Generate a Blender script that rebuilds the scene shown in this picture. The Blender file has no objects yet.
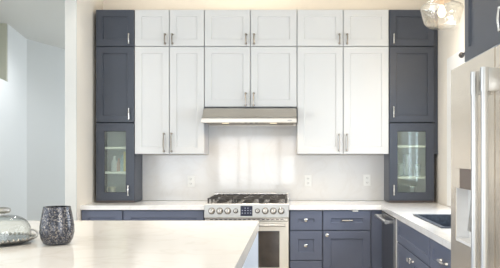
import bpy, bmesh, math, random
from mathutils import Matrix, Vector

random.seed(4)
S = bpy.context.scene
COL = S.collection

# ------------------------------------------------------------------ camera
cam_data = bpy.data.cameras.new('camera')
cam = bpy.data.objects.new('camera', cam_data)
COL.objects.link(cam)
cam.location = (0, 0, 1.36)
cam.rotation_euler = (math.pi / 2, 0, 0)
cam_data.sensor_width = 36.0
cam_data.lens = 36.0 * 577 / 500
cam_data.shift_x = -0.082
cam_data.shift_y = 0.048
S.camera = cam

# ------------------------------------------------------------------ world, daylight, lamps, exposure
S.view_settings.view_transform = 'Standard'
S.view_settings.look = 'None'
S.view_settings.gamma = 1.0
S.view_settings.use_curve_mapping = False
S.view_settings.exposure = -0.12
try:
    S.cycles.use_denoising = True
    S.cycles.max_bounces = 10
    S.cycles.diffuse_bounces = 6
    S.cycles.glossy_bounces = 5
    S.cycles.transparent_max_bounces = 16
    S.cycles.sample_clamp_indirect = 6
    S.cycles.caustics_reflective = False
    S.cycles.caustics_refractive = False
except Exception:
    pass

world = bpy.data.worlds.new('daylight')
world.use_nodes = True
wn = world.node_tree.nodes
wn['Background'].inputs[0].default_value = (0.86, 0.93, 1.0, 1)
wn['Background'].inputs[1].default_value = 1.6
S.world = world


def area(name, loc, rot, sx, sy, energy, color, shape='RECTANGLE'):
    d = bpy.data.lights.new(name, 'AREA')
    d.shape = shape
    d.size = sx
    if shape == 'RECTANGLE':
        d.size_y = sy
    d.energy = energy
    d.color = color
    o = bpy.data.objects.new(name, d)
    COL.objects.link(o)
    o.location = loc
    o.rotation_euler = rot
    return o


def spot(name, loc, energy, color, angle=120, blend=0.8, radius=0.05, rot=(0, 0, 0)):
    d = bpy.data.lights.new(name, 'SPOT')
    d.energy = energy
    d.color = color
    d.spot_size = math.radians(angle)
    d.spot_blend = blend
    d.shadow_soft_size = radius
    o = bpy.data.objects.new(name, d)
    COL.objects.link(o)
    o.location = loc
    o.rotation_euler = rot
    return o


R90 = math.pi / 2
DAY = (0.90, 0.95, 1.0)
# daylight in the windows of the wall behind the camera (faces +Y)
area('daylight_rear', (-0.95, -4.06, 1.30), (R90, 0, 0), 2.2, 1.4, 66, DAY)
area('daylight_rear', (-3.0, -4.06, 1.45), (R90, 0, 0), 1.4, 2.0, 24, DAY)
# added fill from the left, in made-up sliding doors (faces +X)
area('fill_left', (-3.96, 1.7, 1.25), (R90, 0, -R90), 3.8, 2.2, 84, DAY)
# added fill in made-up right wall doors; daylight in the sink window (both face -X)
area('fill_right', (1.62, -0.55, 1.25), (R90, 0, R90), 3.5, 2.1, 170, DAY)
area('daylight_sink', (1.60, 4.15, 1.57), (R90, 0, R90), 1.3, 1.0, 40, (0.78, 0.88, 1.0))
# recessed ceiling downlights, followed by added aisle and counter fill spots
WARM = (1.0, 0.80, 0.56)
for lx, ly in ((-1.5, 3.3), (-0.4, 3.3), (0.5, 4.0), (-1.5, 1.2), (-0.4, 1.2)):
    spot('ceiling_downlight', (lx, ly, 3.03), 42, (1.0, 0.86, 0.68), 140, 0.9, 0.07)
for lx, ly in ((-1.4, 4.6), (-0.45, 4.6), (0.35, 4.7)):
    spot('aisle_fill', (lx, ly, 3.03), 60, (1.0, 0.90, 0.76), 74, 0.6, 0.07)  # added narrow spots; their floor bounce lifts the base fronts
spot('counter_fill', (1.0, 4.70, 3.03), 46, (1.0, 0.93, 0.84), 110, 0.7, 0.07)  # added to brighten the sink counter and right wall
spot('counter_fill', (-1.70, 4.95, 3.03), 13, (1.0, 0.93, 0.82), 120, 0.7, 0.07)  # added to brighten the wing wall and left counter
# added warm fill on the cabinet tops to brighten the wall above
for lx, ln in ((-1.2, 1.3), (-0.4, 0.8), (0.65, 1.4)):
    area('cabinet_top_fill', (lx, 5.80, 2.842), (math.pi, 0, 0), ln, 0.05, 1.22, (1.0, 0.85, 0.66))
# the hall: two added fill lights, out of view overhead and at its far end
spot('hall_fill', (-2.55, 7.0, 3.03), 80, (0.98, 0.98, 1.0), 165, 0.6, 0.10)
area('hall_end_fill', (-2.3, 11.9, 1.6), (R90, 0, math.pi), 0.7, 1.9, 60, DAY)


# ------------------------------------------------------------------ materials
def new_mat(name):
    m = bpy.data.materials.new(name)
    m.use_nodes = True
    nt = m.node_tree
    return m, nt, nt.nodes['Principled BSDF']


def principled(name, col, rough=0.5, metal=0.0, spec=0.5, var=0.0, scale=8.0, bump=0.0, bump_scale=60.0,
               stretch=(1, 1, 1), coat=0.0):
    m, nt, b = new_mat(name)
    b.inputs['Base Color'].default_value = (*col, 1)
    b.inputs['Roughness'].default_value = rough
    b.inputs['Metallic'].default_value = metal
    b.inputs['Specular IOR Level'].default_value = spec
    b.inputs['Coat Weight'].default_value = coat
    if var > 0 or bump > 0:
        tc = nt.nodes.new('ShaderNodeTexCoord')
        mp = nt.nodes.new('ShaderNodeMapping')
        mp.inputs['Scale'].default_value = stretch
        nt.links.new(tc.outputs['Object'], mp.inputs[0])
    if var > 0:
        n = nt.nodes.new('ShaderNodeTexNoise')
        n.inputs['Scale'].default_value = scale
        n.inputs['Detail'].default_value = 4
        nt.links.new(mp.outputs[0], n.inputs['Vector'])
        r = nt.nodes.new('ShaderNodeValToRGB')
        r.color_ramp.elements[0].position = 0.3
        r.color_ramp.elements[1].position = 0.7
        r.color_ramp.elements[0].color = (*[c * (1 - var) for c in col], 1)
        r.color_ramp.elements[1].color = (*[min(1, c * (1 + var)) for c in col], 1)
        nt.links.new(n.outputs[0], r.inputs[0])
        nt.links.new(r.outputs[0], b.inputs['Base Color'])
    if bump > 0:
        n2 = nt.nodes.new('ShaderNodeTexNoise')
        n2.inputs['Scale'].default_value = bump_scale
        nt.links.new(mp.outputs[0], n2.inputs['Vector'])
        bp = nt.nodes.new('ShaderNodeBump')
        bp.inputs['Strength'].default_value = bump
        bp.inputs['Distance'].default_value = 0.002
        nt.links.new(n2.outputs[0], bp.inputs['Height'])
        nt.links.new(bp.outputs[0], b.inputs['Normal'])
    return m


def quartz(name, base, vein, rough):
    m, nt, b = new_mat(name)
    tc = nt.nodes.new('ShaderNodeTexCoord')
    n = nt.nodes.new('ShaderNodeTexNoise')
    n.inputs['Scale'].default_value = 2.2
    n.inputs['Detail'].default_value = 7
    n.inputs['Distortion'].default_value = 1.6
    nt.links.new(tc.outputs['Object'], n.inputs['Vector'])
    r = nt.nodes.new('ShaderNodeValToRGB')
    e = r.color_ramp.elements
    e[0].position = 0.0
    e[0].color = (*base, 1)
    e[1].position = 1.0
    e[1].color = (*base, 1)
    for p, c in ((0.46, base), (0.50, vein), (0.54, base)):
        k = r.color_ramp.elements.new(p)
        k.color = (*c, 1)
    nt.links.new(n.outputs[0], r.inputs[0])
    nt.links.new(r.outputs[0], b.inputs['Base Color'])
    b.inputs['Roughness'].default_value = rough
    return m


def emission(name, col, s):
    m = bpy.data.materials.new(name)
    m.use_nodes = True
    nt = m.node_tree
    nt.nodes.clear()
    o = nt.nodes.new('ShaderNodeOutputMaterial')
    e = nt.nodes.new('ShaderNodeEmission')
    e.inputs[0].default_value = (*col, 1)
    e.inputs[1].default_value = s
    nt.links.new(e.outputs[0], o.inputs[0])
    return m


def thin_glass(name, tint, haze=0.0, haze_col=(0.8, 0.85, 0.8), ior=1.5, rough=0.02, ripple=0.0, ripple_scale=20, edge=None):
    """thin sheet of glass: clear transmission, Fresnel mirror, optional frosted share"""
    m = bpy.data.materials.new(name)
    m.use_nodes = True
    nt = m.node_tree
    nt.nodes.clear()
    o = nt.nodes.new('ShaderNodeOutputMaterial')
    t = nt.nodes.new('ShaderNodeBsdfTransparent')
    t.inputs[0].default_value = (*tint, 1)
    g = nt.nodes.new('ShaderNodeBsdfGlossy')
    g.inputs['Roughness'].default_value = rough
    lw = nt.nodes.new('ShaderNodeLayerWeight')
    lw.inputs['Blend'].default_value = 0.5
    pw = nt.nodes.new('ShaderNodeMath')
    pw.operation = 'POWER'
    pw.inputs[1].default_value = 4.0
    nt.links.new(lw.outputs['Facing'], pw.inputs[0])
    f = nt.nodes.new('ShaderNodeMath')
    f.operation = 'MULTIPLY_ADD'
    f.inputs[1].default_value = 0.85
    f.inputs[2].default_value = 2 * ((ior - 1) / (ior + 1)) ** 2
    nt.links.new(pw.outputs[0], f.inputs[0])
    mx = nt.nodes.new('ShaderNodeMixShader')
    last = t.outputs[0]
    if edge:        # glass seen edge-on is thicker and darker
        lw2 = nt.nodes.new('ShaderNodeLayerWeight')
        lw2.inputs['Blend'].default_value = 0.5
        p2 = nt.nodes.new('ShaderNodeMath')
        p2.operation = 'POWER'
        p2.inputs[1].default_value = 3.0
        nt.links.new(lw2.outputs['Facing'], p2.inputs[0])
        mc = nt.nodes.new('ShaderNodeMix')
        mc.data_type = 'RGBA'
        mc.inputs['A'].default_value = (*tint, 1)
        mc.inputs['B'].default_value = (*edge, 1)
        nt.links.new(p2.outputs[0], mc.inputs['Factor'])
        nt.links.new(mc.outputs['Result'], t.inputs[0])
    if haze > 0:
        d = nt.nodes.new('ShaderNodeBsdfDiffuse')
        d.inputs[0].default_value = (*haze_col, 1)
        h = nt.nodes.new('ShaderNodeMixShader')
        h.inputs[0].default_value = haze
        nt.links.new(t.outputs[0], h.inputs[1])
        nt.links.new(d.outputs[0], h.inputs[2])
        last = h.outputs[0]
    if ripple > 0:
        tc = nt.nodes.new('ShaderNodeTexCoord')
        n = nt.nodes.new('ShaderNodeTexNoise')
        n.inputs['Scale'].default_value = ripple_scale
        nt.links.new(tc.outputs['Object'], n.inputs['Vector'])
        bp = nt.nodes.new('ShaderNodeBump')
        bp.inputs['Strength'].default_value = ripple
        bp.inputs['Distance'].default_value = 0.01
        nt.links.new(n.outputs[0], bp.inputs['Height'])
        nt.links.new(bp.outputs[0], g.inputs['Normal'])
        nt.links.new(bp.outputs[0], lw.inputs['Normal'])
    nt.links.new(f.outputs[0], mx.inputs[0])
    nt.links.new(last, mx.inputs[1])
    nt.links.new(g.outputs[0], mx.inputs[2])
    nt.links.new(mx.outputs[0], o.inputs[0])
    return m


M = {}
M['wall'] = principled('wall paint with warm lamplight', (0.86, 0.805, 0.725), 0.85, bump=0.15, bump_scale=40)  # off-white paint with the warm lamplight put into its colour
M['hall'] = principled('wall paint with cool hall light', (0.74, 0.765, 0.77), 0.85, bump=0.1, bump_scale=40)  # same wall paint, cool hall light put into its colour
M['niche'] = principled('sage niche paint', (0.56, 0.56, 0.47), 0.9, bump=0.1, bump_scale=40)
M['ceiling'] = principled('ceiling paint', (0.62, 0.625, 0.60), 0.9, bump=0.1, bump_scale=40)
M['trim'] = principled('white trim paint', (0.62, 0.62, 0.60), 0.5)
M['casing'] = principled('bright white casing paint', (0.88, 0.88, 0.87), 0.45)
M['navy'] = principled('navy cabinet paint', (0.054, 0.064, 0.088), 0.38, spec=0.5, var=0.06, scale=3)
M['navy_lit'] = principled('navy paint lightened for base light', (0.130, 0.150, 0.215), 0.4, spec=0.3, var=0.06, scale=3)  # same navy paint; extra light on the base run is put into its colour
M['white'] = principled('white cabinet paint', (0.68, 0.685, 0.69), 0.38)
M['white_body'] = principled('white cabinet carcass', (0.62, 0.63, 0.66), 0.5)
M['island'] = principled('white blue island paint', (0.70, 0.76, 0.86), 0.4)
M['interior'] = principled('pale cabinet interior', (0.62, 0.64, 0.58), 0.6)
M['shelf'] = principled('pale shelf', (0.80, 0.78, 0.68), 0.4)
M['quartz'] = quartz('polished quartz', (0.83, 0.80, 0.76), (0.78, 0.74, 0.69), 0.14)
M['quartz_white'] = quartz('white perimeter quartz', (0.85, 0.845, 0.845), (0.80, 0.79, 0.78), 0.12)
M['splash'] = quartz('polished quartz slab', (0.76, 0.75, 0.74), (0.74, 0.725, 0.71), 0.05)
M['steel'] = principled('brushed steel', (0.66, 0.63, 0.59), 0.24, 1.0, var=0.06, scale=6, stretch=(40, 40, 0.6))
M['hood_steel'] = principled('hood steel', (0.58, 0.55, 0.51), 0.3, 1.0, var=0.05, scale=6, stretch=(0.6, 40, 40))
M['fridge'] = principled('satin steel', (0.78, 0.71, 0.61), 0.26, 0.74, var=0.04, scale=5, stretch=(40, 40, 0.6))
M['steel_light'] = principled('light steel', (0.52, 0.52, 0.52), 0.32, 1.0)
M['steel_dark'] = principled('dark steel', (0.30, 0.30, 0.31), 0.3, 1.0)
M['nickel'] = principled('brushed nickel', (0.36, 0.32, 0.28), 0.32, 1.0)
M['nickel_bright'] = principled('bright nickel', (0.72, 0.71, 0.69), 0.25, 1.0)
M['iron'] = principled('cast iron', (0.05, 0.045, 0.042), 0.5, bump=0.3)
M['black'] = principled('black plastic', (0.018, 0.018, 0.02), 0.35)
M['filter'] = principled('hood filter mesh', (0.34, 0.29, 0.24), 0.4, 0.9)
M['oven_glass'] = principled('dark oven glass', (0.055, 0.042, 0.033), 0.06, spec=0.8, var=0.5, scale=5)  # brown noise in the colour stands in for reflections
M['oven_white'] = principled('pale satin steel', (0.80, 0.765, 0.70), 0.32, 0.65)
M['display'] = principled('display glass', (0.02, 0.025, 0.05), 0.15)
M['digit'] = emission('display digits', (0.75, 0.8, 1.0), 0.6)
M['plastic'] = principled('white outlet plastic', (0.82, 0.82, 0.80), 0.35)
M['slot'] = principled('outlet slot', (0.25, 0.25, 0.25), 0.5)
M['sink'] = principled('dark granite sink', (0.05, 0.062, 0.085), 0.4, var=0.3, scale=60)
M['glass'] = thin_glass('cabinet glass', (0.92, 0.97, 0.95), 0.025, (0.75, 0.82, 0.80), 1.5, 0.05)
M['cloche_glass'] = thin_glass('clear dome glass', (0.93, 0.95, 0.94), 0.0, (0.8, 0.8, 0.8), 1.35, 0.02, edge=(0.30, 0.31, 0.30))
M['pendant_glass'] = thin_glass('seeded clear glass', (0.95, 0.95, 0.93), 0.025, (0.9, 0.9, 0.88), 1.8, 0.03, 0.9, 34, edge=(0.55, 0.55, 0.52))
M['window_glass'] = thin_glass('window glass', (0.97, 0.98, 0.98), 0.0, (0.8, 0.8, 0.8), 1.4, 0.02)
M['tumbler'] = thin_glass('drinking glass', (0.9, 0.94, 0.95), 0.25, (0.85, 0.9, 0.9), 1.5, 0.05)
M['copper'] = principled('copper', (0.78, 0.60, 0.46), 0.3, 1.0)
M['bulb'] = emission('glowing filament bulb', (1.0, 0.80, 0.50), 9.0)
M['hood_lamp'] = emission('hood lamp lens', (1.0, 0.85, 0.62), 1.6)
M['silver'] = principled('antique silver', (0.36, 0.35, 0.33), 0.28, 1.0, var=0.3, scale=40, bump=0.8, bump_scale=120)
M['floor'] = principled('tan floor tile', (0.60, 0.54, 0.46), 0.4, var=0.08, scale=2)
M['cream'] = principled('cream ceramic', (0.85, 0.78, 0.58), 0.3)
M['yellow'] = principled('yellow carton', (0.80, 0.68, 0.28), 0.5)
M['ceramic'] = principled('white ceramic', (0.88, 0.88, 0.86), 0.25)
M['blueglass'] = principled('pale blue bottle', (0.45, 0.58, 0.62), 0.2)
M['green'] = principled('sage bottle', (0.30, 0.36, 0.22), 0.25)
M['salmon'] = principled('salmon tin', (0.66, 0.42, 0.34), 0.4)
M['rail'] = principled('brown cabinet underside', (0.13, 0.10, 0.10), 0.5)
M['fabric'] = principled('white sheer curtain', (0.86, 0.87, 0.90), 0.9)
M['dispenser'] = principled('grey dispenser plastic', (0.76, 0.76, 0.76), 0.35)
M['dispenser_panel'] = principled('taupe control panel', (0.16, 0.13, 0.115), 0.5, spec=0.3)


def speckled():
    m, nt, b = new_mat('speckled mosaic glass')
    tc = nt.nodes.new('ShaderNodeTexCoord')
    v = nt.nodes.new('ShaderNodeTexVoronoi')
    v.inputs['Scale'].default_value = 190
    nt.links.new(tc.outputs['Object'], v.inputs['Vector'])
    sep = nt.nodes.new('ShaderNodeSeparateColor')
    nt.links.new(v.outputs['Color'], sep.inputs[0])
    r = nt.nodes.new('ShaderNodeValToRGB')
    e = r.color_ramp.elements
    e[0].position = 0.0
    e[0].color = (0.015, 0.017, 0.028, 1)
    e[1].position = 1.0
    e[1].color = (0.25, 0.22, 0.19, 1)
    for p, c in ((0.45, (0.03, 0.033, 0.042)), (0.62, (0.065, 0.07, 0.095)), (0.80, (0.14, 0.13, 0.13))):
        k = e.new(p)
        k.color = (*c, 1)
    nt.links.new(sep.outputs[0], r.inputs[0])
    nt.links.new(r.outputs[0], b.inputs['Base Color'])
    b.inputs['Roughness'].default_value = 0.22
    b.inputs['Metallic'].default_value = 0.25
    bp = nt.nodes.new('ShaderNodeBump')
    bp.inputs['Strength'].default_value = 0.5
    bp.inputs['Distance'].default_value = 0.002
    nt.links.new(sep.outputs[1], bp.inputs['Height'])
    nt.links.new(bp.outputs[0], b.inputs['Normal'])
    return m


M['speckle'] = speckled()


# ------------------------------------------------------------------ mesh helpers
class MB:
    """collects pieces of ONE mesh in a frame (u across, d into the front, z up)"""

    def __init__(self, T=None):
        self.bm = bmesh.new()
        self.T = T or Matrix.Identity(4)

    def vert(self, p):
        return self.bm.verts.new(self.T @ Vector(p))

    def face(self, vs):
        try:
            return self.bm.faces.new(vs)
        except ValueError:
            return None

    def box(self, u0, u1, d0, d1, z0, z1, bev=0.0):
        vs = [self.vert((u, d, z)) for z in (z0, z1) for d in (d0, d1) for u in (u0, u1)]
        fs = [self.face([vs[i] for i in q]) for q in
              ((0, 2, 3, 1), (4, 5, 7, 6), (0, 1, 5, 4), (2, 6, 7, 3), (0, 4, 6, 2), (1, 3, 7, 5))]
        if bev > 0:
            es = list({e for f in fs for e in f.edges})
            bmesh.ops.bevel(self.bm, geom=es, offset=bev, segments=2, profile=0.5, affect='EDGES')
        return self

    def loops(self, rings, cap0=True, cap1=True, closed=False):
        vv = [[self.vert(p) for p in r] for r in rings]
        n = len(vv[0])
        k = len(vv)
        for a in range(k if closed else k - 1):
            r0, r1 = vv[a], vv[(a + 1) % k]
            for i in range(n):
                self.face([r0[i], r0[(i + 1) % n], r1[(i + 1) % n], r1[i]])
        if not closed:
            if cap0:
                self.face(vv[0])
            if cap1:
                self.face(list(reversed(vv[-1])))
        return self

    def rect(self, u0, u1, z0, z1, d, ins=0.0):
        return [(u0 + ins, d, z0 + ins), (u1 - ins, d, z0 + ins), (u1 - ins, d, z1 - ins), (u0 + ins, d, z1 - ins)]

    def shaker(self, u0, u1, z0, z1, d0, d1, stile=0.065, rec=0.010):
        b = 0.0025
        R = self.rect
        return self.loops([R(u0, u1, z0, z1, d1), R(u0, u1, z0, z1, d0 + b), R(u0, u1, z0, z1, d0, b),
                           R(u0, u1, z0, z1, d0, stile), R(u0, u1, z0, z1, d0 + rec, stile + 0.004)])

    def frame(self, u0, u1, z0, z1, d0, d1, stile=0.065):
        b = 0.0025
        R = self.rect
        return self.loops([R(u0, u1, z0, z1, d1), R(u0, u1, z0, z1, d0 + b), R(u0, u1, z0, z1, d0, b),
                           R(u0, u1, z0, z1, d0, stile), R(u0, u1, z0, z1, d0 + 0.006, stile + 0.004),
                           R(u0, u1, z0, z1, d1, stile + 0.004)], closed=True)

    def lathe(self, prof, c=(0, 0, 0), seg=24, axis='Z'):
        rings = []
        for r, h in prof:
            ring = []
            for i in range(seg):
                a = 2 * math.pi * i / seg
                x, y = r * math.cos(a), r * math.sin(a)
                p = {'Z': (x, y, h), 'D': (x, h, y), 'U': (h, x, y)}[axis]
                ring.append((c[0] + p[0], c[1] + p[1], c[2] + p[2]))
            rings.append(ring)
        return self.loops(rings)

    def tube(self, pts, r, seg=10, taper=None):
        pts = [Vector(p) for p in pts]
        rings = []
        ref = None
        for i, p in enumerate(pts):
            t = (pts[min(i + 1, len(pts) - 1)] - pts[max(i - 1, 0)]).normalized()
            if ref is None:
                ref = t.orthogonal().normalized()
            n = (ref - t * ref.dot(t)).normalized()
            ref = n
            bn = t.cross(n)
            rr = r[i] if isinstance(r, (list, tuple)) else r
            rings.append([p + n * rr * math.cos(2 * math.pi * k / seg) + bn * rr * math.sin(2 * math.pi * k / seg)
                          for k in range(seg)])
        return self.loops(rings)

    def cells(self, xs, ys, fill, z0, z1, bev=0.0):
        """slab made of grid cells with shared vertices"""
        vt = {}

        def v(i, j, z):
            k = (i, j, z)
            if k not in vt:
                vt[k] = self.vert((xs[i], ys[j], z1 if z else z0))
            return vt[k]
        nx, ny = len(xs) - 1, len(ys) - 1
        F = lambda i, j: 0 <= i < nx and 0 <= j < ny and fill(i, j)
        for i in range(nx):
            for j in range(ny):
                if not F(i, j):
                    continue
                self.face([v(i, j, 1), v(i + 1, j, 1), v(i + 1, j + 1, 1), v(i, j + 1, 1)])
                self.face([v(i, j, 0), v(i, j + 1, 0), v(i + 1, j + 1, 0), v(i + 1, j, 0)])
                if not F(i - 1, j):
                    self.face([v(i, j, 0), v(i, j, 1), v(i, j + 1, 1), v(i, j + 1, 0)])
                if not F(i + 1, j):
                    self.face([v(i + 1, j, 0), v(i + 1, j + 1, 0), v(i + 1, j + 1, 1), v(i + 1, j, 1)])
                if not F(i, j - 1):
                    self.face([v(i, j, 0), v(i + 1, j, 0), v(i + 1, j, 1), v(i, j, 1)])
                if not F(i, j + 1):
                    self.face([v(i, j + 1, 0), v(i, j + 1, 1), v(i + 1, j + 1, 1), v(i + 1, j + 1, 0)])
        if bev > 0:
            es = [e for e in self.bm.edges if len(e.link_faces) == 2 and e.calc_face_angle(0) > 0.5]
            bmesh.ops.bevel(self.bm, geom=es, offset=bev, segments=2, profile=0.5, affect='EDGES')
        return self

    def build(self, name, mat, parent=None, smooth=False, label=None):
        bmesh.ops.recalc_face_normals(self.bm, faces=self.bm.faces)
        root = parent
        while root is not None and root.parent is not None:
            root = root.parent
        off = Vector(root.location) if root is not None else Vector((0, 0, 0))
        base = Vector((0, 0, 0))
        if root is None:
            xs = [v.co for v in self.bm.verts]
            lo = Vector([min(c[i] for c in xs) for i in range(3)])
            hi = Vector([max(c[i] for c in xs) for i in range(3)])
            base = Vector(((lo.x + hi.x) / 2, (lo.y + hi.y) / 2, lo.z))
            off = base
        for v in self.bm.verts:
            v.co -= off
        me = bpy.data.meshes.new(name)
        self.bm.to_mesh(me)
        self.bm.free()
        me.materials.append(mat)
        if smooth:
            me.polygons.foreach_set('use_smooth', [True] * len(me.polygons))
            try:
                me.set_sharp_from_angle(angle=math.radians(40))
            except Exception:
                pass
        o = bpy.data.objects.new(name, me)
        COL.objects.link(o)
        if parent is not None:
            o.parent = parent
        else:
            o.location = base
        if label:
            o['label'] = label
        return o


def thing(name, loc, label, cat, group=None):
    o = bpy.data.objects.new(name, None)
    o.empty_display_size = 0.1
    COL.objects.link(o)
    o.location = loc
    return tag(o, label, cat, group)


def tag(o, label, cat, group=None):
    o['label'] = label
    o['category'] = cat
    if group:
        o['group'] = group
    return o


def struct(name, mb, mat, parent=None):
    o = mb.build(name, mat, parent)
    o['kind'] = 'structure'
    return o


def BACK(y):          # frame for fronts that face the camera
    return Matrix.Translation((0, y, 0))


def RIGHT(x):         # frame for fronts that face left; u = -Y
    return Matrix(((0, 1, 0, x), (-1, 0, 0, 0), (0, 0, 1, 0), (0, 0, 0, 1)))


def pull(T, u, z, length, vertical=True, mat='nickel', parent=None, d=0.0, stand=0.028, r=0.0055):
    """arched cabinet pull with round feet"""
    m = MB(T)
    h = length / 2
    pts, rad = [], []
    for i in range(11):
        t = -1 + 2 * i / 10
        dd = d - stand * (0.80 + 0.20 * (1 - t * t))
        pts.append((u, dd, z + t * h) if vertical else (u + t * h, dd, z))
        rad.append(r * (1.35 - 0.35 * abs(t) + (0.5 if abs(t) > 0.95 else 0)))
    m.tube(pts, rad, 8)
    for s in (-1, 1):
        c = (u, d, z + s * h * 0.93) if vertical else (u + s * h * 0.93, d, z)
        m.lathe([(0.0115, 0), (0.0115, -0.005), (0.008, -0.010), (0.008, -stand * 0.84)], c, 10, 'D')
    return m.build('handle', M[mat], parent, smooth=True)


def knob(T, u, z, parent, mat='nickel_bright', r=0.016):
    m = MB(T)
    m.lathe([(0.010, 0.0), (0.007, -0.004), (0.006, -0.012), (r, -0.020), (r, -0.026), (r * 0.55, -0.031), (0.001, -0.032)],
            (u, 0, z), 16, 'D')
    return m.build('knob', M[mat], parent, smooth=True)


# ------------------------------------------------------------------ the setting
Z_C = 3.05
XR = 1.45          # right kitchen wall
YW = 6.0           # kitchen back wall
struct('floor', MB().box(-4.1, 1.75, -4.2, 12.2, -0.1, 0.0), M['floor'])
struct('ceiling', MB().box(-4.1, 1.75, -4.2, 12.2, Z_C, Z_C + 0.12), M['ceiling'])
struct('wall_back', MB().box(-1.955, XR + 0.15, YW, YW + 0.13, 0, Z_C), M['wall'])
# right wall with the window opening over the sink
W0, W1, WZ0, WZ1 = 3.45, 4.85, 1.02, 2.12


def wall_x(name, x0, x1, y0, y1, holes, mat):
    """wall along Y with rectangular openings (ya, yb, za, zb)"""
    m = MB()
    ys = sorted({y0, y1, *[h[0] for h in holes], *[h[1] for h in holes]})
    zs = sorted({0, Z_C, *[h[2] for h in holes], *[h[3] for h in holes]})
    T = Matrix(((0, 0, 1, 0), (1, 0, 0, 0), (0, 1, 0, 0), (0, 0, 0, 1)))
    m.T = T
    m.cells(ys, zs, lambda i, j: not any(h[0] <= ys[i] < h[1] and h[2] <= zs[j] < h[3] for h in holes), x0, x1)
    return struct(name, m, mat)


def wall_y(name, y0, y1, x0, x1, holes, mat):
    m = MB()
    xs = sorted({x0, x1, *[h[0] for h in holes], *[h[1] for h in holes]})
    zs = sorted({0, Z_C, *[h[2] for h in holes], *[h[3] for h in holes]})
    T = Matrix(((1, 0, 0, 0), (0, 0, 1, 0), (0, 1, 0, 0), (0, 0, 0, 1)))
    m.T = T
    m.cells(xs, zs, lambda i, j: not any(h[0] <= xs[i] < h[1] and h[2] <= zs[j] < h[3] for h in holes), y0, y1)
    return struct(name, m, mat)


wall_x('wall_right', XR, XR + 0.15, -4.0, YW, [(W0, W1, WZ0, WZ1), (-2.3, 1.2, 0.2, 2.3)], M['wall'])
wall_y('wall_rear', -4.15, -4.0, -4.05, XR + 0.15, [(-2.05, 0.15, 0.6, 2.0), (-3.7, -2.3, 0.45, 2.45)], M['wall'])
wall_x('wall_side', -4.05, -3.9, -4.0, 5.2, [(-0.2, 3.6, 0.15, 2.35)], M['hall'])

# wing wall that closes the left end of the kitchen, its end cased in white
struct('wall_left', MB().box(-2.045, -1.955, 5.262, 9.0, 0, Z_C), M['wall'])
struct('trim_1', MB().box(-2.055, -1.951, 5.245, 5.261, 0, Z_C, 0.003), M['trim'])
struct('trim_2', MB().box(-2.062, -2.046, 5.262, 9.0, 0, Z_C), M['hall'])

# hall beyond the wing wall: bent left wall with a high ledge, far end wall
H0, H1, H2, H3 = Vector((-3.36, 6.2)), Vector((-3.57, 7.28)), Vector((-3.75, 8.19)), Vector((-3.52, 8.95))
LEDGE = 2.32


def wall_seg(name, a, b, z0, z1, mat, t=0.12):
    n = Vector((b.y - a.y, -(b.x - a.x))).normalized() * -t
    m = MB()
    ring = [a, b, b + n, a + n]
    m.loops([[(p.x, p.y, z0) for p in ring], [(p.x, p.y, z1) for p in ring]])
    return struct(name, m, mat)


wall_seg('wall_hall', H1, H2, 0, Z_C, M['hall'])
wall_seg('wall_hall_bend', H2, H3, 0, Z_C, M['hall'])
wall_seg('wall_hall_far', H3, Vector((-2.6, 12.0)), 0, Z_C, M['hall'])
wall_seg('wall_hall_end', Vector((-2.7, 12.0)), Vector((-1.9, 12.0)), 0, Z_C, M['hall'])
wall_seg('wall_ledge', H0, H1, 0, LEDGE, M['hall'], 0.45)
wall_seg('wall_niche', H0 + Vector((-0.45, -0.1)), H1 + Vector((-0.45, -0.1)), LEDGE, Z_C, M['niche'], 0.1)
struct('wall_niche_return', MB().box(-4.2, H1.x - 0.001, H1.y - 0.035, H1.y - 0.02, LEDGE, Z_C), M['niche'])
wall_seg('wall_hall_near', Vector((-3.9, 5.2)), H0, 0, Z_C, M['hall'])

# windows
def window_x(name, x, y0, y1, z0, z1, nm):
    t = MB()
    T = RIGHT(x)
    t.T = T
    t.frame(-y1, -y0, z0, z1, 0.0, 0.05, 0.05)
    for k in range(1, nm):
        u = -y1 + (y1 - y0) * k / nm
        t.box(u - 0.025, u + 0.025, 0.005, 0.045, z0 + 0.05, z1 - 0.05)
    return struct(name, t, M['trim'])


w1 = window_x('window_1', XR + 0.06, W0, W1, WZ0, WZ1, 2)
g = MB(RIGHT(XR + 0.085)).box(-W1 + 0.05, -W0 - 0.05, 0, 0.004, WZ0 + 0.05, WZ1 - 0.05).build('window_pane', M['window_glass'], w1)
window_x('added_window_5', XR + 0.06, -2.3, 1.2, 0.2, 2.3, 3)  # unseen opening made up for the right-hand fill light
window_x('added_window_3', -3.96, -0.2, 3.6, 0.15, 2.35, 3)  # unseen opening made up for the left-hand fill light
for nm, x0, x1, z0, z1, ms in (('window_2', -2.05, 0.15, 0.6, 2.0, (-1.45, -1.15, -0.32)),
                               ('window_4', -3.7, -2.3, 0.45, 2.45, (-3.0,))):
    t = MB(BACK(-4.04))
    t.frame(x0, x1, z0, z1, 0, 0.04, 0.05)
    for u in ms:
        t.box(u - 0.03, u + 0.03, 0.004, 0.036, z0 + 0.05, z1 - 0.05)
    zc = z0 + 0.62 * (z1 - z0)
    t.box(x0 + 0.05, x1 - 0.05, 0.008, 0.03, zc - 0.02, zc + 0.02)
    struct(nm, t, M['trim'])
# white casing on the right wall around the sink window
m = MB(Matrix(((0, 0, 1, 0), (1, 0, 0, 0), (0, 1, 0, 0), (0, 0, 0, 1))))
m.cells([3.1, W0, W1, 5.30], [0.925, WZ0, WZ1, 2.27], lambda i, j: not (i == 1 and j == 1), XR - 0.018, XR - 0.002, 0.002)
struct('trim_3', m, M['casing'])

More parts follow.
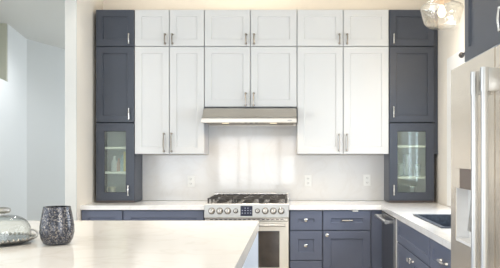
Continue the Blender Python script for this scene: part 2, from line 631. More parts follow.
# ------------------------------------------------------------------ backsplash
YB = 5.985
m = MB(Matrix(((1, 0, 0, 0), (0, 0, 1, 0), (0, 1, 0, 0), (0, 0, 0, 1))))
m.cells([-1.953, -0.853, 0.06, 1.448], [0.922, 1.39, 1.85], lambda i, j: j == 0 or i == 1, YB, YW - 0.002)
tag(m.build('backsplash', M['splash']), 'polished white quartz backsplash slab on the wall behind the range', 'backsplash')


# ------------------------------------------------------------------ wall cabinets
YF = 5.67          # plane of the upper doors


def wall_cabinet(u0, u1, z0, z1, doors, label, color, handle, glass=False, group=None, T=None, depth=0.32, loc=None,
                 side=None, rail=False):
    """doors: list of (ua, ub, handle_u, handle_z, handle_len)"""
    T = T or BACK(YF)
    dt = 0.020
    p = T @ Vector(((u0 + u1) / 2, depth / 2 + dt, z0))
    t = thing('wall_cabinet', p, label, 'cabinet', group)
    mat = M[color]
    bmat = M['white_body'] if color == 'white' else mat
    e = 0.0015
    if not glass:
        MB(T).box(u0 + e, u1 - e, dt + 0.002, depth, z0 + e, z1 - e).build('body', bmat, t)
    else:
        w = 0.019
        m = MB(T)
        m.box(u0 + e, u0 + w, dt + 0.002, depth, z0 + e, z1 - e)
        m.box(u1 - w, u1 - e, dt + 0.002, depth, z0 + e, z1 - e)
        m.box(u0 + w, u1 - w, dt + 0.002, depth, z1 - w, z1 - e)
        m.box(u0 + w, u1 - w, dt + 0.002, depth, z0 + e, z0 + 0.055)
        m.build('body', bmat, t)
        MB(T).box(u0 + w, u1 - w, depth - 0.012, depth - 0.002, z0 + 0.055, z1 - w).build('back_panel', M['interior'], t)
        for zs in glass:
            MB(T).box(u0 + w + 0.001, u1 - w - 0.001, dt + 0.012, depth - 0.013, zs - 0.010, zs + 0.010).build('shelf', M['shelf'], t)
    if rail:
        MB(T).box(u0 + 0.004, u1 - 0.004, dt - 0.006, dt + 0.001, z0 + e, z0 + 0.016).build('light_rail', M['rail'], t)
    g = 0.004
    for ua, ub, hu, hz, hl in doors:
        za, zb = z0 + (0.018 if rail else g), z1 - g
        m = MB(T)
        if glass:
            m.frame(ua + g, ub - g, za, zb, 0, dt, 0.078)
        else:
            m.shaker(ua + g, ub - g, za, zb, 0, dt, 0.066)
        d = m.build('door', mat, t)
        if glass:
            MB(T).box(ua + g + 0.080, ub - g - 0.080, 0.009, 0.013, za + 0.080, zb - 0.080).build('pane', M['glass'], d)
        if hl:
            pull(T, hu, hz, hl, True, handle, d)
    return t


def X(px, plane=101.76):
    return (px - 291) / plane


def Zp(py, plane=101.76):
    return 1.36 + (158 - py) / plane


zt, zs, zw, zc, zd = 2.821, 2.457, 1.397, 1.860, 1.709
L0, L1, C0, C1, R0, R1 = -1.920, -1.539, -0.852, 0.059, 0.963, 1.412
GW = 'white shaker wall cabinets on the back wall'
GN = 'navy shaker wall cabinets at the ends of the back wall'
zh = Zp(39)
# navy tower on the left
wall_cabinet(L0, L1, zs, zt, [(L0, L1, X(129.2), zh, 0.095)],
             'small square navy cabinet at the top of the left tower', 'navy', 'nickel_bright', group=GN)
wall_cabinet(L0, L1, zd, zs, [(L0, L1, X(129.3), Zp(114), 0.105)],
             'tall solid navy cabinet in the middle of the left tower', 'navy', 'nickel_bright', group=GN)
gl_l = (1.46, 1.215)
wall_cabinet(L0, L1, 0.924, zd - 0.002, [(L0, L1, X(128.5), Zp(190.5), 0.095)],
             'glass-door navy cabinet standing on the counter left of the range', 'navy', 'nickel_bright', glass=gl_l, group=GN, rail=True)
# white cabinets
mid = (L1 + C0) / 2
wall_cabinet(L1, C0, zs, zt, [(L1, mid, X(165), zh, 0.095), (mid, C0, X(172.3), zh, 0.095)],
             'short two-door white cabinet in the top row beside the left navy tower', 'white', 'nickel', group=GW)
wall_cabinet(L1, C0, zw, zs, [(L1, mid, X(163.9), Zp(142.5), 0.185), (mid, C0, X(171.4), Zp(142.5), 0.185)],
             'tall two-door white cabinet between the left navy tower and the range hood', 'white', 'nickel', group=GW)
mid = X(250.4)
wall_cabinet(C0, C1, zs, zt, [(C0, mid, X(246), zh, 0.095), (mid, C1, X(254), zh, 0.095)],
             'short two-door white cabinet in the middle of the top row', 'white', 'nickel', group=GW)
wall_cabinet(C0, C1, zc, zs, [(C0, mid, X(245.6), Zp(99.3), 0.125), (mid, C1, X(253.6), Zp(99.3), 0.125)],
             'two-door white cabinet directly above the range hood', 'white', 'nickel', group=GW)
mid = X(343.2)
wall_cabinet(C1, R0, zs, zt, [(C1, mid, X(339.5), zh, 0.095), (mid, R0, X(347.2), zh, 0.095)],
             'short two-door white cabinet in the top row beside the right navy tower', 'white', 'nickel', group=GW)
wall_cabinet(C1, R0, zw, zs, [(C1, mid, X(339.3), Zp(142.5), 0.165), (mid, R0, X(347.2), Zp(142.5), 0.165)],
             'tall two-door white cabinet between the range hood and the right navy tower', 'white', 'nickel', group=GW)
# navy tower on the right
wall_cabinet(R0, R1, zs, zt, [(R0, R1, X(393.6), zh, 0.09)],
             'small navy cabinet at the top of the right tower, beside the pendant', 'navy', 'nickel_bright', group=GN)
wall_cabinet(R0, R1, zd, zs, [(R0, R1, X(393.4), Zp(112), 0.10)],
             'tall solid navy cabinet in the middle of the right tower', 'navy', 'nickel_bright', group=GN)
gl_r = (1.475, 1.165)
wall_cabinet(R0, R1, 0.924, zd - 0.002, [(R0, R1, X(393.7), Zp(190), 0.095)],
             'glass-door navy cabinet standing on the counter in the right corner', 'navy', 'nickel_bright', glass=gl_r, group=GN, rail=True)
tag(MB(BACK(YF)).box(R1 + 0.001, 1.4485, 0.024, 0.042, zw, zt - 0.002).build('filler_strip', M['navy']),
    'narrow navy filler strip between the right tower and the wall', 'filler')

# things behind the glass doors --------------------------------------------------------------
def bottle(name, x, z, r, h, mat, label, cat, y=5.84, neck=0.45, group=None):
    m = MB()
    m.lathe([(0.001, 0), (r, 0), (r, h * 0.62), (r * neck, h * 0.78), (r * neck, h * 0.95), (r * neck * 1.15, h * 0.95),
             (r * neck * 1.15, h), (0.001, h)], (x, y, z), 16)
    return tag(m.build(name, M[mat], None, True), label, cat, group)


sh1 = gl_l[1] + 0.0105
GB = 'pantry goods behind the left glass door'
bottle('bottle', X(109), sh1, 0.032, 0.155, 'ceramic', 'white bottle at the left end of the middle shelf, left glass cabinet', 'bottle', group=GB)
bottle('bottle', X(113.6), sh1, 0.020, 0.13, 'salmon', 'slim reddish bottle beside the white bottle in the left glass cabinet', 'bottle', group=GB)
bottle('bottle', X(117.3), sh1, 0.022, 0.165, 'blueglass', 'pale blue bottle in the middle of the left glass cabinet', 'bottle', group=GB)
m = MB()
m.box(X(119.6), X(124.2), 5.80, 5.86, sh1, sh1 + 0.20, 0.003)
t = m.build('carton', M['yellow'])
tag(t, 'yellow carton at the right end of the shelf in the left glass cabinet', 'carton', GB)
bottle('bottle', X(105.6), sh1, 0.018, 0.10, 'green', 'small green bottle behind the white bottle, left glass cabinet', 'bottle', y=5.91, group=GB)
# cream pitcher on the bottom of the left glass cabinet
px_, pz_ = X(108), 0.981
t = thing('pitcher', (px_, 5.82, pz_), 'cream pitcher at the bottom of the left glass cabinet', 'pitcher')
m = MB()
m.lathe([(0.001, 0), (0.030, 0), (0.033, 0.02), (0.027, 0.055), (0.036, 0.090), (0.033, 0.090), (0.024, 0.055), (0.028, 0.02), (0.001, 0.012)],
        (px_, 5.82, pz_), 18)
m.build('body', M['cream'], t, True)
MB().tube([(px_ - 0.03, 5.82, pz_ + 0.08), (px_ - 0.05, 5.82, pz_ + 0.085), (px_ - 0.055, 5.82, pz_ + 0.06), (px_ - 0.045, 5.82, pz_ + 0.03), (px_ - 0.03, 5.82, pz_ + 0.025)],
          0.005, 8).build('handle', M['cream'], t, True)

sh2 = gl_r[1] + 0.0105


def tumbler(x, y, z, r, h, label, group):
    m = MB()
    m.lathe([(0.001, 0.003), (r * 0.8, 0.003), (r, h), (r - 0.003, h), (r * 0.8 - 0.003, 0.010), (0.001, 0.010)], (x, y, z), 18)
    tag(m.build('drinking_glass', M['tumbler'], None, True), label, 'glass', group)


GT = 'glassware behind the right glass door'
tumbler(X(403), 5.80, sh2, 0.036, 0.13, 'short tumbler at the left of the middle shelf in the right glass cabinet', GT)
tumbler(X(411), 5.88, sh2, 0.034, 0.22, 'tall tumbler in the middle of the right glass cabinet', GT)
tumbler(X(420.5), 5.80, sh2, 0.034, 0.12, 'short tumbler at the right of the middle shelf in the right glass cabinet', GT)
tumbler(X(416), 5.84, 0.981, 0.034, 0.10, 'low glass on the bottom of the right glass cabinet', GT)
bottle('carafe', X(400.3), sh2, 0.02, 0.17, 'ceramic', 'slender white carafe at the left edge of the right glass cabinet', 'carafe', y=5.88, neck=0.35)

# ------------------------------------------------------------------ range hood
HX0, HX1 = C0 + 0.004, C1 - 0.006
HYF, HZ0, HZ1 = 5.455, 1.693, 1.8565
t = thing('range_hood', ((HX0 + HX1) / 2, 5.7, HZ0), 'stainless steel range hood under the white middle cabinet', 'range hood')
m = MB()
prof = [(5.982, HZ1), (YF + 0.012, HZ1), (5.60, HZ1 - 0.018), (5.51, HZ0 + 0.062), (HYF + 0.006, HZ0 + 0.047), (HYF, HZ0 + 0.040), (HYF, HZ0 + 0.004),
        (HYF + 0.004, HZ0), (HYF + 0.03, HZ0), (HYF + 0.032, HZ0 + 0.014), (5.965, HZ0 + 0.014), (5.967, HZ0), (5.982, HZ0)]
m.loops([[(HX0, y, z) for y, z in prof], [(HX1, y, z) for y, z in prof]])
m.build('canopy', M['hood_steel'], t)
MB().box(HX0 + 0.03, HX1 - 0.03, HYF + 0.04, 5.955, HZ0 + 0.004, HZ0 + 0.0135).build('filter', M['filter'], t)
for lx in (-0.63, -0.17):
    MB().lathe([(0.001, 0), (0.032, 0), (0.036, 0.004), (0.001, 0.004)], (lx, HYF + 0.10, HZ0 - 0.001), 18).build('lamp_lens', M['hood_lamp'], t)
    spot('hood_light', (lx, HYF + 0.10, HZ0 - 0.004), 5.0, (1.0, 0.74, 0.45), 152, 0.4, 0.03, (0.12, 0, 0))
for k in range(3):
    MB().box(-0.44 + 0.05 * k, -0.415 + 0.05 * k, HYF + 0.012, HYF + 0.024, HZ0 - 0.004, HZ0 + 0.001).build('button', M['black'], t)
MB().box(HX1 - 0.085, HX1 - 0.045, HYF - 0.002, HYF, HZ0 + 0.018, HZ0 + 0.026).build('badge', M['steel_dark'], t)

# ------------------------------------------------------------------ countertops
CZ0, CZ1, CYF = 0.879, 0.920, 5.345
RX0, RX1 = -0.800, -0.020
m = MB().cells([-1.9525, RX0 - 0.003], [CYF, YB - 0.001], lambda i, j: True, CZ0, CZ1, 0.003)
tag(m.build('countertop', M['quartz_white']), 'pale quartz countertop to the left of the range', 'countertop', 'quartz countertops')
SX0, SX1, SY0, SY1 = 0.955, 1.36, 3.62, 4.43
CXF = 0.835
xs = [RX1 + 0.003, CXF, SX0, SX1, XR - 0.022]
ys = [2.915, SY0, SY1, CYF, YB - 0.001]
m = MB().cells(xs, ys, lambda i, j: (j == 3) or (i > 0 and not (i == 2 and j == 1)), CZ0, CZ1, 0.003)
tag(m.build('countertop', M['quartz_white']), 'L-shaped pale quartz countertop from the range round to the fridge', 'countertop', 'quartz countertops')

# sink
t = thing('sink', ((SX0 + SX1) / 2, (SY0 + SY1) / 2, 0.66), 'dark granite sink set in the right-hand counter', 'sink')
m = MB()


def ring(x0, x1, y0, y1, z):
    return [(x0, y0, z), (x1, y0, z), (x1, y1, z), (x0, y1, z)]


m.loops([ring(SX0 + 0.016, SX1 - 0.016, SY0 + 0.016, SY1 - 0.016, 0.66), ring(SX0 + 0.004, SX1 - 0.004, SY0 + 0.004, SY1 - 0.004, 0.9215),
         ring(SX0 - 0.018, SX1 + 0.018, SY0 - 0.018, SY1 + 0.018, 0.9215), ring(SX0 - 0.016, SX1 + 0.016, SY0 - 0.016, SY1 + 0.016, 0.9275),
         ring(SX0 + 0.012, SX1 - 0.012, SY0 + 0.012, SY1 - 0.012, 0.9275), ring(SX0 + 0.024, SX1 - 0.024, SY0 + 0.024, SY1 - 0.024, 0.68)])
m.build('basin', M['sink'], t)
MB().lathe([(0.001, 0), (0.05, 0), (0.05, 0.004), (0.035, 0.004), (0.03, 0.001), (0.001, 0.001)], ((SX0 + SX1) / 2, (SY0 + SY1) / 2, 0.681), 20).build('drain', M['steel_light'], t, True)

# ------------------------------------------------------------------ base cabinets on the back wall
YD = 5.36
BZ = CZ0 - 0.001


def base_body(t, T, u0, u1, depth, mat, z1=BZ):
    m = MB(T)
    m.box(u0 + 0.001, u1 - 0.001, 0.022, depth, 0.10, z1)
    m.box(u0 + 0.001, u1 - 0.001, 0.08, depth, 0.0, 0.10)
    m.build('body', mat, t)


def base_cabinet(T, u0, u1, label, fronts, group, depth=0.615, name='base_cabinet', mat='navy_lit', z1=BZ):
    """fronts: (kind, ua, ub, za, zb, stile, hardware)"""
    t = thing(name, T @ Vector(((u0 + u1) / 2, depth / 2, 0)), label, 'cabinet', group)
    base_body(t, T, u0, u1, depth, M[mat], z1)
    for kind, ua, ub, za, zb, st, hw in fronts:
        p = MB(T).shaker(ua, ub, za, zb, 0, 0.020, st, 0.009).build(kind, M[mat], t)
        if not hw:
            continue
        if hw[0] == 'knob':
            dd = T @ Matrix.Translation((0, hw[3] if len(hw) > 3 else 0, 0))
            knob(dd, hw[1], hw[2], p)
        else:
            pull(T, hw[1], hw[2], hw[3], hw[0] == 'v', 'nickel_bright', p, d=hw[4] if len(hw) > 4 else 0)
    return t


TB = BACK(YD)
XB = lambda px: (px - 291) / 107.65
ZB = lambda py: 1.36 + (158 - py) / 107.65
GBC = 'navy base cabinets under the counters'
ztop, zm = 0.870, 0.690
b0, b1, b2 = -1.953, XB(122.8), RX0 - 0.006
base_cabinet(TB, b0, b1, 'narrow navy base cabinet at the left end, under the left counter',
             [('drawer', b0 + 0.006, b1 - 0.006, zm, ztop, 0.062, None), ('door', b0 + 0.006, b1 - 0.006, 0.115, zm - 0.008, 0.066, None)], GBC)
base_cabinet(TB, b1, b2, 'wide navy base cabinet next to the left side of the range',
             [('drawer', b1 + 0.006, b2 - 0.006, zm, ztop, 0.062, None),
              ('door', b1 + 0.006, (b1 + b2) / 2 - 0.002, 0.115, zm - 0.008, 0.066, None),
              ('door', (b1 + b2) / 2 + 0.002, b2 - 0.006, 0.115, zm - 0.008, 0.066, None)], GBC)
c0, c1, c2 = RX1 + 0.006, XB(322.7), XB(371.2)
cm = (c0 + c1) / 2
base_cabinet(TB, c0, c1, 'narrow navy three-drawer base cabinet just right of the range',
             [('drawer', c0 + 0.005, c1 - 0.005, zm, ztop, 0.072, ('knob', XB(305.8), ZB(219.8), 0.009)),
              ('drawer', c0 + 0.005, c1 - 0.005, ZB(260.2), zm - 0.009, 0.075, ('knob', XB(305.8), ZB(245.4), 0.009)),
              ('drawer', c0 + 0.005, c1 - 0.005, 0.115, ZB(261.2), 0.075, ('knob', XB(305.8), 0.26, 0.009))], GBC)
t = base_cabinet(TB, c1, c2, 'navy base cabinet with one drawer over a door, left of the dishwasher',
                 [('drawer', c1 + 0.005, c2 - 0.005, zm, ztop, 0.070, ('h', XB(347.4), ZB(220.2), 0.095, 0.009)),
                  ('door', c1 + 0.005, c2 - 0.005, 0.115, zm - 0.009, 0.070, ('knob', XB(327), ZB(235), 0.0))], GBC)
MB(TB).box(XB(352.5), XB(358.2), -0.008, -0.001, 0.862, 0.874, 0.002).build('drawer_catch', M['plastic'], t)
tag(MB(TB).box(c2 + 0.001, 0.846, 0.012, 0.031, 0.02, BZ).build('corner_filler', M['navy_lit']),
    'plain navy filler panel in the corner beside the dishwasher', 'filler')

# ------------------------------------------------------------------ right run
XF = 0.855
TR = RIGHT(XF)
# dishwasher
t = thing('dishwasher', (1.15, 4.98, 0), 'stainless dishwasher with a bar handle in the corner under the right counter', 'dishwasher')
m = MB(TR)
m.box(-5.28, -4.69, 0.02, 0.57, 0.10, BZ - 0.002)
m.box(-5.28, -4.69, 0.09, 0.57, 0.0, 0.10)
m.build('tub', M['black'], t)
MB(TR).box(-5.285, -4.688, -0.022, 0.019, 0.11, 0.868, 0.004).build('door', M['steel_dark'], t)
hd = MB(TR)
hd.tube([(-5.27, -0.078, 0.835), (-4.70, -0.078, 0.835)], 0.015, 14)
for u in (-5.245, -4.725):
    hd.box(u - 0.014, u + 0.014, -0.075, -0.0225, 0.822, 0.848, 0.002)
hd.build('handle', M['steel_light'], t, True)
tag(MB(TR).box(-4.682, -4.664, -0.004, 0.30, 0.02, BZ).build('highlight_strip', M['plastic']),  # white strip stands in for the highlight along the cabinet edge
    'upright white strip painting the edge highlight between the dishwasher and the sink cabinet', 'highlight strip')
s0, s1, sm = -4.66, -3.56, -4.08
base_cabinet(TR, s0, s1, 'wide navy base cabinet with two doors under the sink',
             [('false_front', s0 + 0.006, s1 - 0.006, zm, ztop, 0.055, None),
              ('door', s0 + 0.006, sm - 0.002, 0.115, zm - 0.008, 0.066, ('knob', sm - 0.04, 0.633, 0)),
              ('door', sm + 0.002, s1 - 0.006, 0.115, zm - 0.008, 0.066, ('knob', sm + 0.04, 0.633, 0))], GBC, depth=0.585, z1=0.655)
base_cabinet(TR, -3.555, -2.92, 'navy base cabinet with drawer pull between sink and fridge',
             [('drawer', -3.549, -2.926, zm, ztop, 0.055, ('h', -3.24, 0.775, 0.13, 0.009)),
              ('door', -3.549, -3.242, 0.115, zm - 0.008, 0.066, None), ('door', -3.238, -2.926, 0.115, zm - 0.008, 0.066, None)], GBC, depth=0.585)

# ------------------------------------------------------------------ range
RYF = 5.325
rc = (RX0 + RX1) / 2
t = thing('range', (rc, 5.65, 0), 'stainless steel gas range with cast iron grates between the counters', 'range')
m = MB()
m.box(RX0, RX1, 5.375, 5.975, 0.09, 0.925, 0.002)
m.box(RX0 + 0.03, RX1 - 0.03, 5.44, 5.95, 0.0, 0.09)
m.build('body', M['oven_white'], t)
# cooktop pan with rim
m = MB()
m.box(RX0, RX1, 5.345, 5.945, 0.9255, 0.938, 0.003)
m.build('cooktop', M['steel'], t)
# control panel (sloped face)
m = MB()
prof = [(5.3745, 0.924), (5.3745, 0.806), (RYF - 0.004, 0.806), (RYF - 0.006, 0.812), (RYF + 0.012, 0.930), (RYF + 0.018, 0.937), (5.3445, 0.937), (5.3445, 0.925)]
m.loops([[(RX0, y, z) for y, z in prof], [(RX1, y, z) for y, z in prof]])
m.build('control_panel', M['steel_light'], t)
KT = Matrix.Translation((0, RYF + 0.0025, 0.871)) @ Matrix.Rotation(-0.15, 4, 'X')
for i, (kx, kr) in enumerate(((211.5, .027), (219.6, .027), (227.6, .027), (235.6, .019), (257.4, .019), (265.2, .027), (273.3, .027), (281.2, .027))):
    x = (kx - 291) / 108.5
    k = MB(KT).lathe([(kr, 0), (kr, -0.006), (kr * 0.86, -0.010), (kr * 0.80, -0.030), (kr * 0.66, -0.034), (0.001, -0.034)], (x, 0, 0), 22, 'D').build('knob', M['steel'], t, True)
    MB(KT).box(x - 0.003, x + 0.003, -0.041, -0.0345, -kr * 0.72, kr * 0.72, 0.001).build('knob_grip', M['steel_dark'], k)
    MB(KT).lathe([(kr + 0.004, 0), (kr + 0.004, -0.003), (kr + 0.0005, -0.003), (kr + 0.0005, 0)], (x, 0, 0), 22, 'D').build('knob_ring', M['iron'], k, True)
dx0, dx1 = (240.4 - 291) / 108.5, (252.4 - 291) / 108.5
ds = MB(KT).box(dx0, dx1, -0.004, 0.0005, -0.047, 0.047, 0.001).build('display', M['display'], t)
dg = MB(KT)
for r_, zz in enumerate((0.026, 0.004, -0.020)):
    for c_ in range(4):
        if r_ == 0 and c_ in (0, 3):
            continue
        uu = dx0 + 0.017 + c_ * 0.026
        dg.box(uu - 0.005, uu + 0.005, -0.0055, -0.0042, zz - 0.004, zz + 0.004)
dg.build('display_digits', M['digit'], ds)
# vent strip, oven door, window, handle
m = MB()
m.box(RX0 + 0.006, RX1 - 0.006, 5.350, 5.3744, 0.775, 0.802, 0.002)
vs_ = m.build('vent_strip', M['steel'], t)
m = MB()
for k in range(16):
    u = RX0 + 0.05 + k * 0.0435
    m.box(u, u + 0.028, 5.3485, 5.351, 0.786, 0.792)
m.build('vent_slots', M['black'], vs_)
dz0, dz1 = 0.20, 0.772
wx0, wx1, wz0, wz1 = RX0 + 0.10, (279.6 - 291) / 107.8, 0.345, 0.685
m = MB(Matrix(((1, 0, 0, 0), (0, 0, 1, 0), (0, 1, 0, 0), (0, 0, 0, 1))))
dox = [RX0 + 0.004, wx0, wx1, RX1 - 0.004]
doz = [dz0, wz0, wz1, dz1]
m.cells(dox, doz, lambda i, j: not (i == 1 and j == 1), 5.338, 5.3744, 0.003)
dr = m.build('oven_door', M['oven_white'], t)
MB().box(wx0 + 0.001, wx1 - 0.001, 5.346, 5.352, wz0 + 0.001, wz1 - 0.001).build('window', M['oven_glass'], dr)
hm = MB()
hm.tube([(RX0 + 0.03, 5.285, 0.742), (RX1 - 0.03, 5.285, 0.742)], 0.012, 14)
for u in (RX0 + 0.06, RX1 - 0.06):
    hm.box(u - 0.012, u + 0.012, 5.288, 5.3375, 0.733, 0.751, 0.002)
hm.build('handle', M['steel_light'], dr, True)
MB().box(RX0 + 0.004, RX1 - 0.004, 5.345, 5.3744, 0.10, 0.193, 0.003).build('warming_drawer', M['oven_white'], t)
# grates, burners, rear trim
gw = (RX1 - RX0 - 0.05) / 3
for k in range(3):
    g0 = RX0 + 0.02 + k * (gw + 0.005)
    g1 = g0 + gw
    m = MB()
    zg0, zg1 = 0.973, 0.985
    for y in (5.39, 5.645, 5.905):
        m.box(g0, g1, y - 0.007, y + 0.007, zg0, zg1, 0.002)
    for u in (g0 + 0.007, g1 - 0.007):
        m.box(u - 0.007, u + 0.007, 5.39, 5.905, zg0 - 0.001, zg1 - 0.001, 0.002)
    gc = (g0 + g1) / 2
    for yc in (5.515, 5.775):
        for s in (-1, 1):
            m.box(gc + s * 0.035 - (0.0 if s > 0 else 0.075), gc + s * 0.035 + (0.075 if s > 0 else 0.0), yc - 0.006, yc + 0.006, zg0 + 0.004, zg1 + 0.004, 0.002)
            m.box(gc - 0.006, gc + 0.006, yc + s * 0.035 - (0.0 if s > 0 else 0.085), yc + s * 0.035 + (0.085 if s > 0 else 0.0), zg0 + 0.004, zg1 + 0.004, 0.002)
    for u in (g0 + 0.007, g1 - 0.007):
        for y in (5.397, 5.645, 5.898):
            m.box(u - 0.007, u + 0.007, y - 0.007, y + 0.007, 0.939, zg0, 0.001)
    m.build('grate', M['iron'], t)
    for yc in (5.515, 5.775):
        m = MB()
        m.lathe([(0.05, 0.9385), (0.046, 0.950), (0.034, 0.951), (0.034, 0.960), (0.030, 0.963), (0.001, 0.963)], (gc, yc, 0), 20)
        m.build('burner', M['iron'], t, True)
MB().box(RX0 + 0.012, RX1 - 0.002, 5.948, 5.976, 0.926, 1.000, 0.003).build('rear_trim', M['steel'], t)
rt = MB()
for k in range(18):
    u = RX0 + 0.05 + k * 0.038
    rt.box(u, u + 0.024, 5.9455, 5.9478, 0.984, 0.991)
rt.build('rear_vent', M['black'], t)

# ------------------------------------------------------------------ outlets on the backsplash
def outlet(px, py, label, pw=0.072, ph=0.117):
    x, z = (px - 291) / 96.4, 1.36 + (158 - py) / 96.4
    t = thing('wall_outlet', (x, YB - 0.004, z), label, 'outlet', 'white wall outlets on the backsplash')
    T = BACK(YB - 0.0065)
    MB(T).box(x - pw / 2, x + pw / 2, 0, 0.006, z - ph / 2, z + ph / 2, 0.002).build('cover_plate', M['plastic'], t)
    for s in (-1, 1):
        zz = z + s * 0.024
        MB(T).box(x - 0.017, x + 0.017, -0.0025, 0.0, zz - 0.015, zz + 0.015, 0.001).build('socket', M['plastic'], t)
        m = MB(T)
        for q in (-1, 1):
            m.box(x + q * 0.008 - 0.0022, x + q * 0.008 + 0.0022, -0.0035, -0.0026, zz - 0.004, zz + 0.008)
        m.lathe([(0.003, -0.0035), (0.003, -0.0026)], (x, 0, zz - 0.009), 8, 'D')
        m.build('socket_slots', M['slot'], t)


outlet(191, 181.3, 'white wall outlet to the left of the range')
outlet(308, 180.8, 'white wall outlet just to the right of the range')
outlet(367, 180.3, 'white wall outlet under the tall white cabinet, nearest the right corner')

# ------------------------------------------------------------------ refrigerator
FX = 0.80
TF = RIGHT(FX)
fa, fb, fs = 2.885, 1.80, 2.267      # far side, near side, split
FZ = 1.797
t = thing('refrigerator', (1.1, (fa + fb) / 2, 0), 'large stainless steel refrigerator with ice dispenser at the right edge', 'refrigerator')
MB(TF).box(-fa + 0.012, -fb - 0.004, 0.075, 0.64, 0.02, FZ - 0.012, 0.004).build('body', M['steel_dark'], t)
y0, y1, z0, z1 = 2.557, 2.806, 0.961, 1.310      # dispenser opening
Tc = RIGHT(FX) @ Matrix(((1, 0, 0, 0), (0, 0, 1, 0), (0, 1, 0, 0), (0, 0, 0, 1)))
m = MB(Tc)
m.cells([-fa, -y1, -y0, -fs - 0.003], [0.05, z0, z1, FZ], lambda i, j: not (i == 1 and j == 1), 0.0, 0.07, 0.004)
dl = m.build('door', M['fridge'], t)
MB(TF).box(-fs + 0.003, -fb, 0.0, 0.07, 0.05, FZ, 0.006).build('door', M['fridge'], t)
# dispenser
zc_ = 1.216
dp = MB(TF)
dp.box(-y1 + 0.001, -y0 - 0.001, 0.060, 0.069, z0 + 0.001, zc_)
dp.box(-y1 + 0.001, -y1 + 0.008, 0.004, 0.060, z0 + 0.001, zc_)
dp.box(-y0 - 0.008, -y0 - 0.001, 0.004, 0.060, z0 + 0.001, zc_)
dp.box(-y1 + 0.008, -y0 - 0.008, 0.0, 0.060, z0 + 0.001, z0 + 0.014)
dpo = dp.build('dispenser', M['dispenser'], dl)
MB(TF).box(-y1 + 0.001, -y1 + 0.072, -0.001, 0.060, zc_ + 0.001, z1 - 0.001).build('dispenser_cover', M['fridge'], dl)
MB(TF).box(-y1 + 0.073, -y0 - 0.001, -0.002, 0.060, zc_ + 0.001, z1 - 0.001, 0.001).build('control_panel', M['dispenser_panel'], dl)
pd = MB(TF)
pd.loops([[(-2.72, 0.05, 1.19), (-2.64, 0.05, 1.19), (-2.64, 0.058, 1.19), (-2.72, 0.058, 1.19)],
          [(-2.70, 0.025, 1.02), (-2.66, 0.025, 1.02), (-2.66, 0.033, 1.02), (-2.70, 0.033, 1.02)]])
pd.build('paddle', M['steel_light'], dl)
# professional tube handles with end brackets
for yh, dd in ((2.327, dl), (2.207, None)):
    dd = dd or [c for c in t.children if c.name.startswith('door')][-1]
    m = MB(TF)
    m.tube([(-yh, -0.060, 0.35), (-yh, -0.060, 1.707)], 0.0135, 18)
    for za in (1.614, 0.35):
        m.lathe([(0.001, za), (0.0165, za), (0.0165, za + 0.093), (0.001, za + 0.093)], (-yh, -0.060, 0), 18)
        m.box(-yh - 0.006, -yh + 0.010, -0.052, -0.0005, za + 0.002, za + 0.091, 0.002)
    m.build('handle', M['steel_light'], dd, True)

# cabinet above the refrigerator
TO = RIGHT(0.90)
wall_cabinet(-2.997, -1.80, 1.853, 2.80, [(-2.997, -2.40, -2.43, 1.945, 0.10), (-2.40, -1.80, -2.37, 1.945, 0.10)],
             'dark grey-blue cabinet hung above the refrigerator at the upper right', 'navy', 'nickel_bright', T=TO, depth=0.545)

# curtain rod by the sink window
t = thing('curtain_rod', (1.385, 4.0, 2.19), 'dark curtain rod with ball finial above the sink window', 'curtain rod')
MB().tube([(1.385, 4.66, 2.195), (1.385, 3.40, 2.195)], 0.009, 10).build('rod', M['black'], t, True)
m = MB()
m.lathe([(0.001, -0.024), (0.013, -0.020), (0.022, -0.008), (0.024, 0.0), (0.022, 0.010), (0.012, 0.021), (0.001, 0.024)], (1.385, 4.684, 2.195), 16)
m.build('finial', M['iron'], t, True)
MB().box(1.385, 1.431, 4.60, 4.615, 2.188, 2.202).build('bracket', M['steel_light'], t)

# ------------------------------------------------------------------ pendant over the sink
PX, PY = 1.098, 4.2
t = thing('pendant_light', (PX, PY, 2.31), 'clear glass pendant lamp with glowing bulb, hung near the right navy tower', 'pendant lamp')
m = MB()
pr = [(0.001, 2.310), (0.085, 2.312), (0.112, 2.325), (0.128, 2.345), (0.152, 2.435), (0.155, 2.452), (0.148, 2.466), (0.085, 2.497), (0.045, 2.512), (0.036, 2.525)]
m.lathe(pr, (PX, PY, 0), 40)
m.build('lamp_shade', M['pendant_glass'], t, True)
MB().lathe([(0.060, 2.500), (0.062, 2.506), (0.040, 2.527), (0.038, 2.545), (0.022, 2.56), (0.012, 2.60), (0.001, 2.60)], (PX, PY, 0), 24).build('cap', M['copper'], t, True)
MB().lathe([(0.001, 2.470), (0.016, 2.470), (0.016, 2.500), (0.001, 2.500)], (PX, PY, 0), 16).build('socket', M['copper'], t, True)
MB().lathe([(0.001, 2.385), (0.016, 2.390), (0.027, 2.408), (0.027, 2.428), (0.014, 2.462), (0.012, 2.469)], (PX, PY, 0), 18).build('bulb', M['bulb'], t, True)
pl_ = bpy.data.lights.new('bulb_light', 'POINT'); pl_.energy = 19; pl_.color = (1.0, 0.82, 0.58); pl_.shadow_soft_size = 0.03
bo = bpy.data.objects.new('bulb_light', pl_); COL.objects.link(bo); bo.location = (PX, PY, 2.37)
MB().tube([(PX, PY, 2.60), (PX, PY, 3.025)], 0.005, 8).build('cord', M['black'], t)
MB().lathe([(0.001, 3.022), (0.06, 3.026), (0.06, 3.0495), (0.001, 3.0495)], (PX, PY, 0), 24).build('canopy', M['copper'], t, True)

# ------------------------------------------------------------------ island
IX, IY1, IY0 = -0.226, 4.06, 1.75
t = thing('kitchen_island', (-1.5, 2.9, 0), 'large island with thick cream quartz top in the foreground', 'island')
MB().cells([-2.75, IX], [IY0, IY1], lambda i, j: True, 0.853, 0.920, 0.003).build('countertop', M['quartz'], t)
MB().box(-2.40, IX - 0.004, IY0 + 0.05, IY1 - 0.012, 0.0, 0.8525).build('body', M['island'], t)

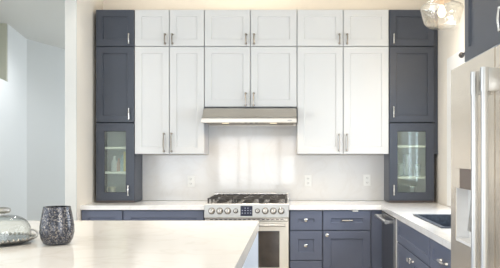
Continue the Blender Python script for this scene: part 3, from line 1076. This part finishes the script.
# speckled vase
VX, VY = -1.196, 2.95
m = MB()
m.lathe([(0.001, 0), (0.050, 0), (0.066, 0.006), (0.078, 0.030), (0.0845, 0.062), (0.083, 0.095), (0.075, 0.145), (0.067, 0.185), (0.0665, 0.1905),
         (0.064, 0.1905), (0.064, 0.185), (0.071, 0.145), (0.079, 0.095), (0.080, 0.062), (0.073, 0.032), (0.05, 0.010), (0.001, 0.008)], (VX, VY, 0.921), 40)
tag(m.build('vase', M['speckle'], None, True), 'dark speckled mosaic glass vase on the island', 'vase')

# glass cloche on a silver stand
DX, DY, DZ = -1.512, 2.985, 0.921
t = thing('cake_stand', (DX, DY, DZ), 'silver tray with clear glass dome at the left end of the island', 'cake stand')
m = MB()
m.lathe([(0.001, 0.004), (0.130, 0.004), (0.158, 0.010), (0.172, 0.017), (0.176, 0.020), (0.174, 0.024), (0.168, 0.024), (0.155, 0.018), (0.001, 0.016)], (DX, DY, DZ), 48)
for k in range(44):
    a = 2 * math.pi * k / 44
    m.lathe([(0.001, -0.009), (0.007, -0.005), (0.009, 0), (0.007, 0.005), (0.001, 0.009)],
            (DX + 0.174 * math.cos(a), DY + 0.174 * math.sin(a), DZ + 0.026), 8)
m.build('tray', M['silver'], t, True)
for s in (-1, 1):
    pts = [(DX + s * (0.168 + 0.033 * math.sin(q)), DY, DZ + 0.046 - 0.024 * math.cos(q)) for q in [math.pi * i / 8 for i in range(9)]]
    MB().tube(pts, 0.005, 8).build('handle', M['silver'], t, True)
for k in range(4):
    a = math.pi / 4 + k * math.pi / 2
    MB().lathe([(0.012, 0), (0.009, 0.004), (0.012, 0.009)], (DX + 0.11 * math.cos(a), DY + 0.11 * math.sin(a), DZ - 0.0005), 10).build('foot', M['silver'], t, True)
m = MB()
dome = [(0.154, 0.025)] + [(0.154 * math.cos(q) ** 0.62, 0.056 + 0.088 * math.sin(q)) for q in [math.pi / 2 * i / 12 for i in range(12)]] + [(0.004, 0.144)]
m.lathe(dome, (DX, DY, DZ), 48)
dm = m.build('dome', M['cloche_glass'], t, True)
m = MB()
m.lathe([(0.012, 0.143), (0.010, 0.150), (0.034, 0.156), (0.040, 0.166), (0.037, 0.178), (0.022, 0.184), (0.001, 0.185)], (DX + 0.02, DY, DZ), 24)
m.build('dome_knob', M['silver'], t, True)
